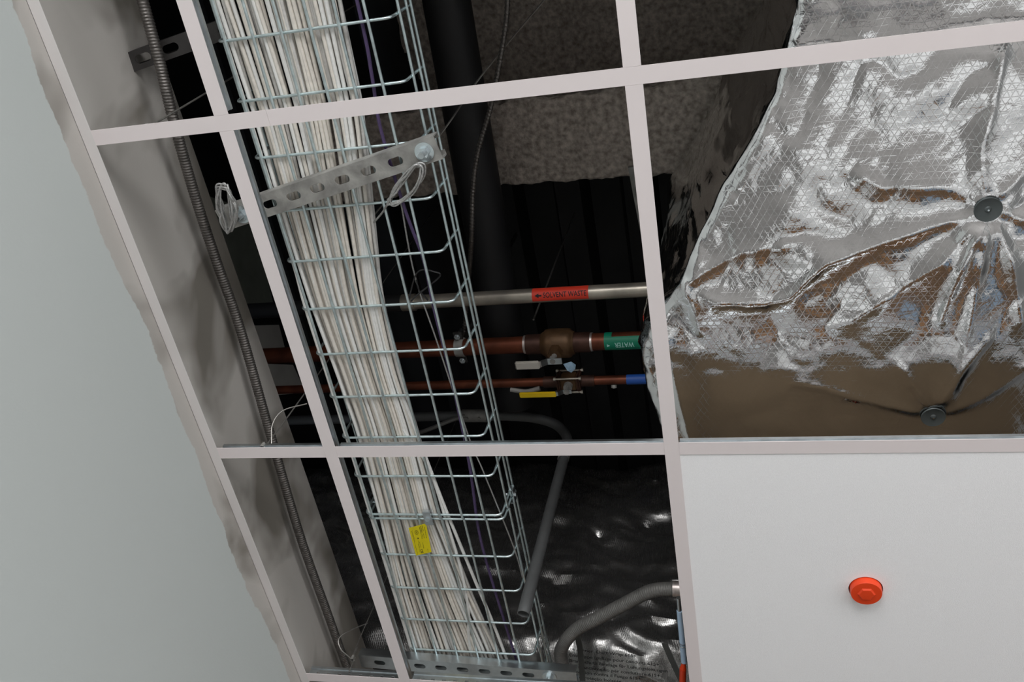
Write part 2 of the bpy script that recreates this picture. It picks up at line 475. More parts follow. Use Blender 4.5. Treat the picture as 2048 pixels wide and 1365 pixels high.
# unseen bench and boxes added below to vary what the foil reflects
def slab(b_, x0, y0, z0_, x1, y1, z1_): box(b_, (x0, y0, z0_), (x1, y1, z1_))
t = thing('prop_bench', 'long white bench added out of view for bright patches in the foil', 'bench', (1.7, 1.15, 0))
bm = BM(); slab(bm, .85, .95, .87, 2.9, 1.38, .91); obj('worktop', bm, 'bench', t)
bm = BM(); slab(bm, .9, 1.0, 0, 2.85, 1.33, .87); obj('prop_cabinet', bm, 'roompaint', t)
bm = BM(); slab(bm, 1.0, 1.85, 0, 1.55, 2.2, .5); tag(obj('prop_crate', bm, 'wood'), 'brown wooden prop box added out of view for warm patches in the foil', 'prop_crate')
bm = BM(); slab(bm, 1.75, 1.7, 0, 2.4, 2.15, .6); tag(obj('prop_bin', bm, 'paleblue'), 'pale blue prop box added out of view for blue patches in the foil', 'bin')
bm = BM(); slab(bm, .1, 1.7, 0, .75, 2.3, .85); tag(obj('prop_cabinet', bm, 'bench'), 'white prop box added out of view for bright patches in the foil', 'prop_cabinet')

# corrugated steel deck
bm = BM(); prof = []
x = -3.1
while x < 5.1:
    prof += [(x, 0), (x + .075, 0), (x + .095, .065), (x + .185, .065), (x + .205, 0)]; x += .205
ra = [bm.verts.new((a, -4.0, G + 1.34 + b)) for a, b in prof]; rb = [bm.verts.new((a, 5.0, G + 1.34 + b)) for a, b in prof]
for i in range(len(prof) - 1): bm.faces.new((ra[i], ra[i + 1], rb[i + 1], rb[i]))
o = struct('ceiling_1', bm, 'deck')
bm = BM(); box(bm, (-3.2, -4.1, TOP), (5.1, 5.1, TOP + .1)); struct('ceiling_2', bm, 'deck')


# ------------------------------------------------------------------ ceiling tees
def tee(axis, fixed, a0, a1, hgt, label, skip=0.0, z=0.0):
    """one length of T-bar; axis 'x' runs along H, 'y' along V"""
    def bx(b_, p0, p1, q0, q1, za, zb):
        if axis == 'x': box(b_, (p0, fixed + q0, G + za), (p1, fixed + q1, G + zb))
        else: box(b_, (fixed + q0, p0, G + za), (fixed + q1, p1, G + zb))
    loc = ((a0 + a1) / 2, fixed, G) if axis == 'x' else (fixed, (a0 + a1) / 2, G)
    t = thing('ceiling_tee', label, 'ceiling tee', loc, 'tees of the suspended ceiling')
    b_ = BM(); bx(b_, a0, a1, -0.012, 0.012, z, z + 0.0010)
    f = obj('flange', b_, 'tee', t); f['label'] = 'white painted face'
    b_ = BM(); zz = z + 0.0010
    mid0, mid1 = zz + hgt * 0.34, zz + hgt * 0.50
    bx(b_, a0 + skip, a1 - skip, -0.0009, 0.0009, zz, mid0)
    bx(b_, a0 + skip, a1 - skip, -0.0009, 0.0009, mid1, zz + hgt - 0.006)
    p = a0 + skip
    while p < a1 - skip - 0.001:
        e = min(p + 0.017, a1 - skip); bx(b_, p, e, -0.0009, 0.0009, mid0, mid1); p += 0.025
    wb = obj('web', b_, 'zinc', t); wb['label'] = 'punched bare metal web'
    b_ = BM(); bx(b_, a0 + skip, a1 - skip, -0.0032, 0.0032, zz + hgt - 0.006, zz + hgt)
    obj('bulb', b_, 'zinc', t)
    return t


XR = 2 * S
tee('x', 0, -0.229, 0.0735, .024, 'short white ceiling tee from the drywall to the splice seam at the wire tray')
tee('x', 0, 0.0738, XR, .024, 'long white crossbar tee in front of the tray, the sprayed beam and the foil duct')
tee('x', S, -0.229, -0.0122, .0235, 'short white tee bay piece beside the drywall, level with the bottom of the foil duct')
tee('x', S, 0.0122, S - 0.0122, .0235, 'white tee crossing the wire tray below the yellow valve handle')
tee('x', S, S + 0.0122, XR, .0235, 'white tee along the upper edge of the white ceiling tile')
tee('x', 2 * S, -0.229, -0.0122, .027, 'short tee with wide punched zinc web at the bottom, beside the drywall')
tee('x', 2 * S, 0.0122, S - 0.0122, .027, 'tee with wide punched zinc web below the slotted channel at the bottom edge')
tee('y', 0, -S, -0.0122, .031, 'upper white tee left of the cable tray, above the long crossbar')
tee('y', 0, 0.0122, 3 * S, .031, 'long white tee running down left of the cable tray below the crossbar')
tee('y', S, -S, -0.0122, .022, 'upper white tee between the sprayed beam and the foil duct')
tee('y', S, 0.0122, 3 * S, .022, 'long white tee down past the left end of the foil duct to the white tile')

# ------------------------------------------------------------------ ceiling tile + sprinkler cap
capc = P(0.912, 0.911, 0)
bm = BM()
n = 48; x0, x1, y0, y1 = S + .002, 2 * S - .002, S + .002, 2 * S - .002
for z, flip in ((G + .0012, 0), (G + .017, 1)):
    inner = [bm.verts.new((capc.x + .0278 * math.cos(2 * math.pi * (k + .5) / n), capc.y + .0278 * math.sin(2 * math.pi * (k + .5) / n), z)) for k in range(n)]
    outer = []
    for k in range(n):
        a = 2 * math.pi * (k + .5) / n; ca, sa = math.cos(a), math.sin(a)
        t = min(((x1 - capc.x) / ca if ca > 0 else (x0 - capc.x) / ca), ((y1 - capc.y) / sa if sa > 0 else (y0 - capc.y) / sa))
        outer.append([capc.x + ca * t, capc.y + sa * t])
    for cx, cy in ((x0, y0), (x1, y0), (x1, y1), (x0, y1)):
        j = min(range(n), key=lambda q: (outer[q][0] - cx) ** 2 + (outer[q][1] - cy) ** 2); outer[j] = [cx, cy]
    outer = [bm.verts.new((p[0], p[1], z)) for p in outer]
    for k in range(n): bm.faces.new((inner[k], inner[(k + 1) % n], outer[(k + 1) % n], outer[k]))
    if flip:
        for k in range(n):
            k2 = (k + 1) % n
            bm.faces.new((pi[k], pi[k2], inner[k2], inner[k])); bm.faces.new((po[k], po[k2], outer[k2], outer[k]))
    pi, po = inner, outer
til = tag(obj('ceiling_tile', bm, 'tile'), 'smooth white ceiling tile with the orange cap, resting in the grid', 'ceiling tile')
bm = BM()
for a_, b_ in (((x0, y0), (capc.x - .03, y1)), ((capc.x + .03, y0), (x1, y1)), ((capc.x - .03, y0), (capc.x + .03, capc.y - .03)), ((capc.x - .03, capc.y + .03), (capc.x + .03, y1))): box(bm, (a_[0], a_[1], G + .0171), (b_[0], b_[1], G + .0182))
bmesh.ops.remove_doubles(bm, verts=bm.verts, dist=1e-5)
til_b = obj('backing', bm, 'tileback', til); til_b['label'] = 'brown unpainted back of the tile'
t = thing('sprinkler_cap', 'orange plastic sprinkler cap poking through the white ceiling tile', 'sprinkler cap', capc)
bm = BM(); lathe(bm, capc, [(0, .016), (.0258, .016), (.0262, .004), (.0255, -.0085), (.0247, -.0105), (.0150, -.0112), (0.0, -.0112)], 40); obj('cup', bm, 'orange', t, True)
bm = BM(); lathe(bm, capc, [(.0150, -.0110), (.0120, -.0135), (.004, -.0138), (0, -.0138)], 6); obj('nub', bm, 'orange', t)
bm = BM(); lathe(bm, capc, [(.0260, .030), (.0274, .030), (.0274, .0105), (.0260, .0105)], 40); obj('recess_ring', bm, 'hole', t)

# ------------------------------------------------------------------ wire mesh cable tray (two sections)
TH = 0.19; XL, XRt = -0.0825, 0.2235; RW = 0.0026
LONG = [-0.065, -0.0135, 0.0375, 0.0885, 0.138, 0.187]
SIDE = [0.030, 0.068, 0.090]


def cross_bm(y, dx):
    pts = [(XL + dx, y, G + TH + .090)]; rb_ = .013
    pts.append((XL + dx, y, G + TH + rb_ + .001))
    for k in range(1, 6):
        a = math.pi / 2 * k / 5
        pts.append((XL + dx + rb_ - rb_ * math.cos(a), y, G + TH + rb_ - rb_ * math.sin(a)))
    for k in range(0, 6):
        a = math.pi / 2 * k / 5
        pts.append((XRt + dx - rb_ + rb_ * math.sin(a), y, G + TH + rb_ - rb_ * math.cos(a)))
    pts.append((XRt + dx, y, G + TH + .090))
    b_ = BM(); tube(b_, pts, RW, 10); return b_


def tray(label, y0, y1, ys, dx):
    t = thing('cable_tray', label, 'cable tray', (0.07 + dx, (y0 + y1) / 2, G + TH), 'wire mesh tray sections')
    for y in ys: obj('cross_wire', cross_bm(y, dx), 'wire', t, True)
    for x in LONG:
        b_ = BM(); tube(b_, [(x + dx, y0, G + TH - 2 * RW + .0004), (x + dx, y1, G + TH - 2 * RW + .0004)], RW, 10); obj('long_wire', b_, 'wire', t, True)
    for s in SIDE:
        for xx in (XL - 2 * RW, XRt + 2 * RW):
            b_ = BM(); tube(b_, [(xx + dx, y0, G + TH + s), (xx + dx, y1, G + TH + s)], RW, 10); obj('side_wire', b_, 'wire', t, True)


tray('long upper section of galvanized wire mesh tray holding white cables', -.62, .9235, [0.0155 + .1 * k for k in range(-6, 9)] + [0.9185], 0.0)
tray('lower section of wire mesh tray, from the bolted joint to the bottom edge', .926, 1.72, [.9300] + [1.0335 + .1 * k for k in range(0, 7)], 0.003)


def clamp(c, label, az, ax):
    ay = az.cross(ax)
    t = thing('splice_clamp', label, 'clamp', c, 'tray splice clamps')
    b_ = BM(); obox(b_, c, ax, ay, az, .018, .034, .002); obox(b_, c + ay * .017 + az * .004, ax, ay, az, .018, .002, .008); obox(b_, c - ay * .017 + az * .004, ax, ay, az, .018, .002, .008)
    obj('plate', b_, 'zinc', t)
    b_ = BM(); cyl(b_, c - az * .001, c - az * .005, .0055, 6); obj('bolt_head', b_, 'washer', t)
    b_ = BM(); cyl(b_, c - az * .004, c + az * .02, .0028, 10); obj('bolt', b_, 'washer', t)


clamp(P(.063, .922, TH - .009), 'zinc splice clamp bolted under the tray joint above the yellow card', Z, X)
clamp(P(XRt + .011, .9225, TH + .072), 'zinc splice clamp on the right side wires of the tray', -X, Z)
clamp(P(XL - .009, .9225, TH + .045), 'zinc splice clamp on the left side wires of the tray', X, Z)

# yellow card
cq = [at(817, 1057, .181), at(852, 1048, .181), at(863, 1105, .181), at(832, 1112, .181)]
cc = sum(cq, Vector()) / 4
t = thing('product_card', 'yellow printed card fixed under the tray, below the bolted joint', 'card', cc)
bm = BM(); A = [bm.verts.new(p) for p in cq]; B = [bm.verts.new(p + Z * .0006) for p in cq]
bm.faces.new(A); bm.faces.new(B)
for k in range(4): bm.faces.new((A[k], A[(k + 1) % 4], B[(k + 1) % 4], B[k]))
obj('card', bm, 'yellowtag', t)


def cardp(u, v):   # u across, v down, 0..1
    a = cq[0].lerp(cq[1], u); b = cq[3].lerp(cq[2], u)
    return a.lerp(b, v) - Z * .0004


bm = BM()
for (u0, u1, v0, v1) in ([(0.12, .135, .12, .97), (.17, .18, .1, .5), (.60, .625, .05, .32), (.67, .70, .03, .27), (.76, .785, .03, .22), (.87, .89, .1, .5), (.35, .365, .5, .78), (.42, .435, .55, .75), (.60, .615, .33, .5), (.66, .68, .33, .46), (.74, .76, .30, .48), (.58, .60, .6, .82), (.80, .815, .85, .97), (.30, .315, .62, .9)]):
    k0 = v0
    while k0 < v1 - .01:
        k1 = min(v1, k0 + random.uniform(.02, .06)); q = [bm.verts.new(cardp(*p)) for p in ((u0, k0), (u1, k0), (u1, k1), (u0, k1))]; bm.faces.new(q); k0 = k1 + .012
ring = [(0.38 + .10 * math.cos(a), .21 + .075 * math.sin(a), 0.38 + .085 * math.cos(a), .21 + .062 * math.sin(a)) for a in [2 * math.pi * k / 20 for k in range(20)]]
for k in range(20):
    a, b = ring[k], ring[(k + 1) % 20]
    bm.faces.new([bm.verts.new(cardp(*p)) for p in ((a[0], a[1]), (b[0], b[1]), (b[2], b[3]), (a[2], a[3]))])
for s_, u_, v_, sz in (('UL', .38, .21, .10), ('e', .40, .42, .20), ('CE', .42, .885, .20)):
    text_mesh(bm, s_, sz, lambda tx, ty: cardp(u_ + ty * 1.0 * 1.0, v_ + tx * .62))
obj('printing', bm, 'ink', t)

# ------------------------------------------------------------------ white data cables
EDGE = [(-.62, -.074, .160), (-.15, -.073, .150), (.05, -.066, .139), (.25, -.068, .108), (.41, -.066, .083), (.55, -.058, .076), (.71, -.052, .083), (.93, -.062, .083), (1.05, -.072, .098), (1.17, -.079, .112), (1.33, -.082, .138), (1.72, -.082, .178)]


def edge(y):
    for i in range(len(EDGE) - 1):
        a, b = EDGE[i], EDGE[i + 1]
        if y <= b[0]:
            t_ = (y - a[0]) / (b[0] - a[0]); t_ = max(0, t_)
            return a[1] + (b[1] - a[1]) * t_, a[2] + (b[2] - a[2]) * t_
    return EDGE[-1][1:]


RC = 0.0036
lab_c = 'white data cable in the dense bundle lying along the wire tray'
rnd = random.Random(3)


def cable(slot, count, layer, seed, kind):
    pts = []; nst = 40
    amp = .32 / count if layer == 0 else rnd.uniform(.3, 1.4) / count
    ph = rnd.uniform(0, 6.28); fr = rnd.uniform(2.0, 4.0)
    for k in range(nst):
        y = -.62 + (1.70 + .62) * k / (nst - 1)
        l, r_ = edge(y)
        # clumps: neighbouring cables drift together
        g = .5 / count * math.sin(slot * .9 + y * 1.7) + .35 / count * math.sin(slot * 2.3 - y * 2.9)
        f = (slot + .5) / count + g + amp * math.sin(fr * y + ph)
        x = l + RC + min(1, max(0, f)) * (r_ - l - 2 * RC)
        z = TH + RW + RC + .0004 + layer * .0074 + .0008 * (1 + math.sin(seed * 12.9 + y * 3.2))
        pts.append(P(x, y, z))
    b_ = BM(); tube(b_, smooth_path(pts, 2), RC * rnd.uniform(.93, 1.04), 10)
    tag(obj('data_cable', b_, kind, None, True), lab_c, 'cable', 'white data cables in the tray')


KINDS = ['cable_a', 'cable_a', 'cable_b', 'cable_b', 'cable_c']
for i in range(20): cable(i, 20, 0, i + .3, KINDS[int(rnd.random() * 4.4)])
for i in range(23): cable(i, 23, 1, 50 + i, KINDS[int(rnd.random() * 5)])
for i in range(20): cable(i, 20, 2, 90 + i, KINDS[int(rnd.random() * 5)])
# strays
for lbl, pp in (('white data cable running apart along the left edge of the tray', [(-.072, -.62), (-.07, .2), (-.0755, .41), (-.0745, .55), (-.074, .75), (-.0745, .93), (-.0765, 1.2), (-.078, 1.7)]),
                ('white data cable crossing the lower bundle diagonally to the left', [(.055, .7), (.088, .80), (.096, .95), (.100, 1.08), (.093, 1.20), (.072, 1.34), (.06, 1.7)]),
                ('outermost white data cable splaying to the right at the bottom of the tray', [(.072, .62), (.088, .78), (.100, .9), (.125, 1.1), (.15, 1.3), (.185, 1.7)])):
    b_ = BM(); tube(b_, smooth_path([P(a, b, TH + RW + RC - .0002) for a, b in pp], 8), RC, 8)
    tag(obj('data_cable', b_, 'cable_a', None, True), lbl, 'cable', 'white data cables in the tray')

pp = [(.172, -.6), (.172, -.116), (.167, .001), (.160, .09), (.169, .236), (.181, .334), (.179, .436), (.181, .589), (.176, .794), (.163, .954), (.163, 1.067), (.172, 1.25), (.185, 1.5)]
bm = BM(); tube(bm, smooth_path([P(a, b, TH + .0075) for a, b in pp], 8), .0031, 8)
tag(obj('purple_cable', bm, 'purple', None, True), 'single purple cable lying in the right half of the wire tray', 'cable')
pp = [(.165, .2, .20), (.148, .371, .22), (.160, .511, .22), (.182, .74, .215), (.198, .823, .21), (.2285, 1.019, .205), (.232, 1.113, .21)]
bm = BM(); tube(bm, smooth_path([P(*p) for p in pp], 8), .0016, 6)
tag(obj('steel_wire', bm, 'rope', None, True), 'thin twisted steel wire running down the tray beside the purple cable', 'wire')
# black tie around the purple cable
bm = BM(); q = [at(815, 610, .188), at(835, 545, .20), at(872, 545, .20), at(878, 555, .205), at(835, 590, .188), at(822, 603, .187)]
tube(bm, smooth_path(q, 6), .0016, 6)
q = [at(833, 560, .2), at(838, 580, .2), at(856, 601, .2)]; tube(bm, smooth_path(q, 6), .0016, 6)
tag(obj('cable_tie', bm, 'black', None, True), 'black cable tie looped loosely around the purple cable and tray wires', 'cable tie')


# ------------------------------------------------------------------ slotted strut channels
def strut(name, label, a, b, wd, ht, slots_at, mat, cat='strut channel'):
    a = Vector(a); b = Vector(b); ax = (b - a).normalized(); ay = Z.cross(ax).normalized(); az = ax.cross(ay)
    c = (a + b) / 2; L_ = (b - a).length
    t = thing(name, label, cat, c)
    b_ = BM(); slotted_plate(b_, c, ax, ay, az, L_, wd, .0022, slots_at); obj('slotted_web', b_, mat, t)
    for s in (-1, 1):
        b_ = BM(); obox(b_, c + ay * (s * (wd / 2 - .001)) + az * (ht / 2 + .0011), ax, ay, az, L_, .0022, ht)
        obox(b_, c + ay * (s * (wd / 2 - .005)) + az * (ht + .001), ax, ay, az, L_, .009, .002)
        obj('side_wall', b_, mat, t)
    return t, ax, ay, az, c


a, b = P(-.168, .2135, .1625), P(.2655, .1195, .1625); L_ = (b - a).length
sl = [(P(x_, y_, .1625) - (a + b) / 2).dot((b - a).normalized()) for x_, y_ in ((.24, .125), (.187, .137), (.1355, .148), (.085, .1595), (.0355, .1705), (-.0125, .181), (-.0615, .1915), (-.112, .2025))]
t, ax1, ay1, az1, c1 = strut('strut_channel', 'dusty slotted strut channel slung under the cable tray, upper one', a, b, .041, .0195, sl, 'zinc_dull')
a, b = P(-.2, 1.352, .1625), P(.325, 1.372, .1625)
sl = [(P(x_, 1.36, .1625) - (a + b) / 2).dot((b - a).normalized()) for x_ in (-.15, -.10, -.049, .003, .056, .109, .161, .213, .265)]
strut('strut_channel', 'slotted strut channel under the tray at the bottom edge of the photo', a, b, .041, .0195, sl, 'zinc')
a, b = at(252, 128, .185), at(520, 33, .26)
strut('strut_channel', 'dark strut channel end jutting past the drywall near the top left', a, b, .032, .02, [-.09, -.04, .01, .06], 'darksteel')


def hanger_nut(c, label, r=.0165):
    t = thing('strut_nut', label, 'nut', c, 'nuts and washers under the struts')
    b_ = BM(); lathe(b_, c, [(.004, -.0015), (r, -.0015), (r, -.0035), (.004, -.0035), (.004, -.0015)], 32); obj('washer', b_, 'washer', t, True)
    b_ = BM(); cyl(b_, c - Z * .0035, c - Z * .0105, .0095, 6); obj('hex_nut', b_, 'washer', t)
    b_ = BM(); cyl(b_, c - Z * .0100, c - Z * .022, .0052, 14); obj('gripper_barrel', b_, 'zinc', t, True)


hanger_nut(P(.241, .1245, .1625), 'round zinc washer and nut at the right end of the upper strut')
hanger_nut(P(-.121, .2045, .1625), 'zinc washer and nut left of the tray behind the long tee')
hanger_nut(P(.262, 1.369, .1625), 'zinc washer and nut at the right end of the bottom strut')


def coil(label, pix, h, turns, spread, tail):
    """a hank of thin steel rope: several elongated turns, then its tail"""
    base = [at(px, py, h) for px, py in pix]
    pts = []
    rr = random.Random(int(pix[0][0]))
    for k in range(turns):
        for p in base:
            pts.append(p + Vector((rr.uniform(-1, 1) * spread, rr.uniform(-1, 1) * spread, rr.uniform(-1, 1) * spread * 1.3)))
    pts += [at(*p) for p in tail]
    b_ = BM(); tube(b_, smooth_path(pts, 6), .0018, 8)
    return tag(obj('steel_rope_coil', b_, 'rope', None, True), label, 'rope coil', 'coiled steel rope tails')


coil('coiled steel rope tail hanging from the right end of the upper strut', [(845, 335), (842, 362), (822, 390), (792, 408), (778, 404), (790, 380), (812, 348), (832, 332)], .135, 5, .004, [(780, 402, .14), (765, 425, .18), (748, 445, .2)])
coil('coiled steel rope tail left of the tray, between drywall and long tee', [(437, 378), (440, 410), (448, 440), (455, 465), (464, 452), (470, 420), (462, 390), (450, 374)], .135, 6, .005, [(463, 440, .135), (476, 434, .14)])

# ------------------------------------------------------------------ flexible steel conduit on the drywall
bm = BM()
pp = [unx(px, py, x_) for px, py, x_ in ((262, -95, -.190), (285, 0, -.190), (318, 120, -.190), (347, 240, -.196), (388, 385, -.212), (432, 520, -.2205), (481, 660, -.2215), (541, 870, -.2215), (601, 1075, -.2215), (656, 1230, -.2215), (690, 1325, -.2215), (745, 1470, -.2215))]
path = smooth_path(pp, 12)
# resample finely
fine = [path[0]]; step = .0012
for i in range(len(path) - 1):
    d = (path[i + 1] - path[i]); m_ = max(1, int(d.length / step))
    for k in range(1, m_ + 1): fine.append(path[i] + d * k / m_)
tube(bm, fine, .0098, 12, True, lambda s, a: .0093 + .0007 * math.sin(2 * math.pi * s / .0052 + a))
tag(obj('flexible_conduit', bm, 'conduit', None, True), 'ribbed steel flexible conduit running down beside the drywall', 'conduit')

# ------------------------------------------------------------------ hanger wires


def hwire(label, pts, r=.0014, coilat=None):
    b_ = BM(); tube(b_, smooth_path(pts, 6), r, 6)
    if coilat is not None:
        c_, d_ = coilat
        q = [c_ + d_ * (k / 24 * .012) + Vector((math.cos(k * 1.05) * .0042, math.sin(k * 1.05) * .0042, 0)) for k in range(24)]
        tube(b_, q, r, 6)
    return tag(obj('hanger_wire', b_, 'hangwire', None, True), label, 'hanger wire', 'ceiling hanger wires')


hwire('hanger wire twisted round the upper crossbar tee beside the drywall', [P(-.151, 0, .018), P(-.1505, .001, .08), P(-.152, .0, .5), P(-.152, 0, 1.34)], .0016, (P(-.151, 0, .022), Z))
hwire('hanger wire with bent tail rising from the tee in the middle left bay', [P(-.143, S, .018), P(-.143, S + .003, .05), P(-.147, S + .01, .3), P(-.15, S + .01, 1.34)], .0014, (P(-.146, S, .016), Z))
hwire('thin bent wire tail beside the middle left tee', [at(543, 888, .03), at(545, 850, .06), at(566, 822, .09), at(614, 808, .12)], .0012)
hwire('hanger wire with a bent loop at the bottom tee beside the drywall', [at(698, 1345, .015), at(704, 1322, .05), at(682, 1300, .07), at(678, 1278, .09), at(700, 1262, .12), at(735, 1247, .18)], .0014, (at(704, 1322, .045), Z))
hwire('straight hanger wire rising from the bottom left tee', [at(703, 1323, .045), at(715, 1295, .10), at(728, 1258, .2), at(728, 1258, .2) + Z * .9], .0013)
hwire('thin rod rising past the red pipe marker to the deck', [at(1067, 640, .67), at(1067, 640, .67) + Z * .66], .0024)

# ------------------------------------------------------------------ process pipes
XA, XB = -.80, .555
sv, sh = .632, .62
t = thing('solvent_waste_pipe', 'dirty steel pipe with a red marker, topmost of the three crosswise pipes', 'pipe', P(.3, sv, sh))
SA, SB = P(XA, sv, sh), P(XB, sv, sh)
bm = BM(); cyl(bm, P(-.06, sv, sh), SB, .0168, 28); obj('pipe', bm, 'steelpipe', t, True)
bm = BM(); cyl(bm, SA, P(-.06, sv, sh), .0195, 28); o = obj('insulated_run', bm, 'blackpipe', t, True); o['label'] = 'black covered run on the left'
bm = BM(); cyl(bm, P(-.068, sv, sh), P(-.035, sv, sh), .0205, 28); obj('coupling', bm, 'steelpipe', t, True)


def on_pipe(y0, h0, r):
    """maps (x, arc length towards the camera side up) onto the underside of a crosswise pipe"""
    def f(x, s, th0=math.radians(27)):
        th = th0 + s / r
        return Vector((x, y0 - r * math.sin(th), G + h0 - r * math.cos(th)))
    return f


def band(bm_, f, x0, x1, s0, s1, n_=16):
    g = [[bm_.verts.new(f(x, s0 + (s1 - s0) * k / n_)) for k in range(n_ + 1)] for x in (x0, x1)]
    for k in range(n_): bm_.faces.new((g[0][k], g[0][k + 1], g[1][k + 1], g[1][k]))


f1 = on_pipe(sv, sh, .0173); f2 = on_pipe(sv, sh, .0178)
xa, xb = at(1063, 592, sh - .017).x, at(1176, 587, sh - .017).x
bm = BM(); band(bm, f1, xa, xb, -.0155, .022); mk = obj('pipe_marker', bm, 'redlabel', t); mk['label'] = 'red label reading SOLVENT WASTE'
bm = BM(); cx = xa + (xb - xa) * .585
wv, _ = text_verts('SOLVENT WASTE', .0165); tw = max(v.x for v in wv) - min(v.x for v in wv); sc = (xb - xa) * .765 / tw
text_mesh(bm, 'SOLVENT WASTE', .0165, lambda tx, ty: f2(cx + tx * sc, ty * 1.05 - .001))
ac = xa + (xb - xa) * .115
for poly in ([(-.0085, 0), (.001, .0055), (.001, -.0055)], [(.001, .002), (.008, .002), (.008, -.002), (.001, -.002)]):
    wrapped(bm, poly, [tuple(range(len(poly)))], lambda px, py: f2(ac + px, py - .001), .002)
obj('marker_lettering', bm, 'ink', mk)

cv, ch, cr = .779, .65, .0208
t = thing('copper_water_pipe', 'thick copper water pipe, middle of the three crosswise pipes', 'pipe', P(.2, cv, ch))
bm = BM(); cyl(bm, P(XA, cv + .004, ch), P(.205, cv, ch), cr, 28); obj('pipe', bm, 'copper', t, True)
bm = BM(); cyl(bm, P(.370, cv, ch), P(XB, cv, ch), cr, 28); obj('pipe', bm, 'copper', t, True)
for xx in (.206, .368):
    bm = BM(); cyl(bm, P(xx - .003, cv, ch), P(xx + .003, cv, ch), cr + .0018, 28); obj('solder_ring', bm, 'solder', t, True)
for q0_, q1_ in ((.209, .255), (.32, .366)):
    bm = BM(); cyl(bm, P(q0_, cv, ch), P(q1_, cv, ch), .0245, 28); obj('socket', bm, 'copperdark', t, True)
g1 = on_pipe(cv, ch, cr + .0006); g2 = on_pipe(cv, ch, cr + .0010)
x0 = at(1207, 682, ch - .02).x; x1 = at(1300, 680, ch - .02).x
bm = BM(); band(bm, g1, x0, x0 + .018, -.036, .036); band(bm, g1, x0 + .018, x1, -.036, .012); mk = obj('pipe_marker', bm, 'green', t); mk['label'] = 'green label reading WATER upside down'
wv, _ = text_verts('WATER', .02); tw = max(v.x for v in wv) - min(v.x for v in wv); sc = (at(1266, 682, ch).x - at(1227, 682, ch).x) / tw
bm = BM(); text_mesh(bm, 'WATER', .02, lambda tx, ty: g2(at(1248, 682, ch - .02).x - tx * sc, -ty * .92 - .009))
obj('marker_lettering', bm, 'paleink', mk)
bm = BM(); a_ = x0 + .010
wrapped(bm, [(.004, 0), (-.003, .004), (-.003, -.004)], [(0, 1, 2)], lambda px, py: g2(a_ + px, py - .010), .002)
obj('marker_arrow', bm, 'paleink', mk)

kv, kh, kr = .888, .65, .0112
t = thing('copper_branch_pipe', 'thin copper pipe with a blue band, lowest of the three crosswise pipes', 'pipe', P(.2, kv, kh))
for q0_, q1_ in ((XA, .274), (.324, XB)):
    bm = BM(); cyl(bm, P(q0_, kv, kh), P(q1_, kv, kh), kr, 20); obj('pipe', bm, 'copper', t, True)
for q0_, q1_ in ((.235, .27), (.328, .362)):
    bm = BM(); cyl(bm, P(q0_, kv, kh), P(q1_, kv, kh), .0142, 20); obj('socket', bm, 'copperdark', t, True)
bm = BM(); cyl(bm, P(.44, kv, kh), P(.50, kv, kh), kr + .0012, 20); o = obj('marker_band', bm, 'blueband', t, True); o['label'] = 'blue band'
bm = BM(); cyl(bm, P(.408, kv + .012, kh - .004), P(.408, kv + .018, kh - .008), .007, 14); cyl(bm, P(.408, kv + .018, kh - .008), P(.408, kv + .019, kh - .0085), .0035, 10); obj('drain_plug', bm, 'zinc_dull', t, True)
bm = BM(); tube(bm, smooth_path([P(.15, kv + .012, kh - .012), P(.19, kv + .016, kh - .016), P(.225, kv + .010, kh - .012)], 6), .006, 10); obj('insulation_scrap', bm, 'zinc_dull', t, True)


# ball valves
def lever(bm_, pts, wdt, th):
    """flat bar through pts (constant y side), width along y"""
    g = []
    for i, p in enumerate(pts):
        d = (pts[min(i + 1, len(pts) - 1)] - pts[max(i - 1, 0)]).normalized(); n_ = Y.cross(d).normalized()
        g.append([bm_.verts.new(p + Y * (a * wdt / 2) + n_ * (b * th / 2)) for a, b in ((-1, -1), (1, -1), (1, 1), (-1, 1))])
    for i in range(len(g) - 1):
        for k in range(4):
            k2 = (k + 1) % 4; bm_.faces.new((g[i][k], g[i][k2], g[i + 1][k2], g[i + 1][k]))
    bm_.faces.new(g[0]); bm_.faces.new(g[-1][::-1])


vc = P(.287, cv, ch)
t = thing('ball_valve', 'large bronze ball valve with grey lever on the thick copper pipe', 'valve', vc)
bm = BM(); tube(bm, [vc + X * d for d in (-.040, -.034, -.030, -.022, .022, .030, .034, .040)], .03, 28, True, None)
prof = {0: .027, 1: .030, 2: .0345, 3: .036, 4: .036, 5: .0345, 6: .030, 7: .027}
bm.free(); bm = BM(); xs_ = [-.040, -.034, -.030, -.022, .022, .030, .034, .040]
tube(bm, [vc + X * d for d in xs_], .03, 28, True, lambda s, a: [prof[i] for i in range(8) if s <= xs_[i] + .0401][0])
obj('body', bm, 'bronze', t, True)
bm = BM(); cyl(bm, vc - Z * .030, vc - Z * .058, .017, 6); obj('bonnet', bm, 'bronze', t)
bm = BM(); cyl(bm, vc - Z * .056, vc - Z * .085, .0065, 12); cyl(bm, vc - Z * .074, vc - Z * .081, .011, 6); obj('stem', bm, 'zinc_dull', t)
hz = vc.z - .082
lp = [Vector((vc.x + .022, cv, hz)), Vector((vc.x - .012, cv, hz)), Vector((vc.x - .026, cv, hz - .010)), Vector((vc.x - .040, cv, hz - .014)), Vector((at(1030, 733, .55).x, cv, hz - .014))]
bm = BM(); lever(bm, lp[:4], .016, .003); obj('lever_bar', bm, 'zinc', t)
bm = BM(); lever(bm, [lp[3] + X * .012, lp[4] + X * .004, lp[4]], .021, .008)
bmesh.ops.bevel(bm, geom=list(bm.edges), offset=.0025, segments=2, affect='EDGES'); o = obj('lever_grip', bm, 'greyhandle', t, True); o['label'] = 'grey vinyl grip'
q = at(1140, 736, .555)
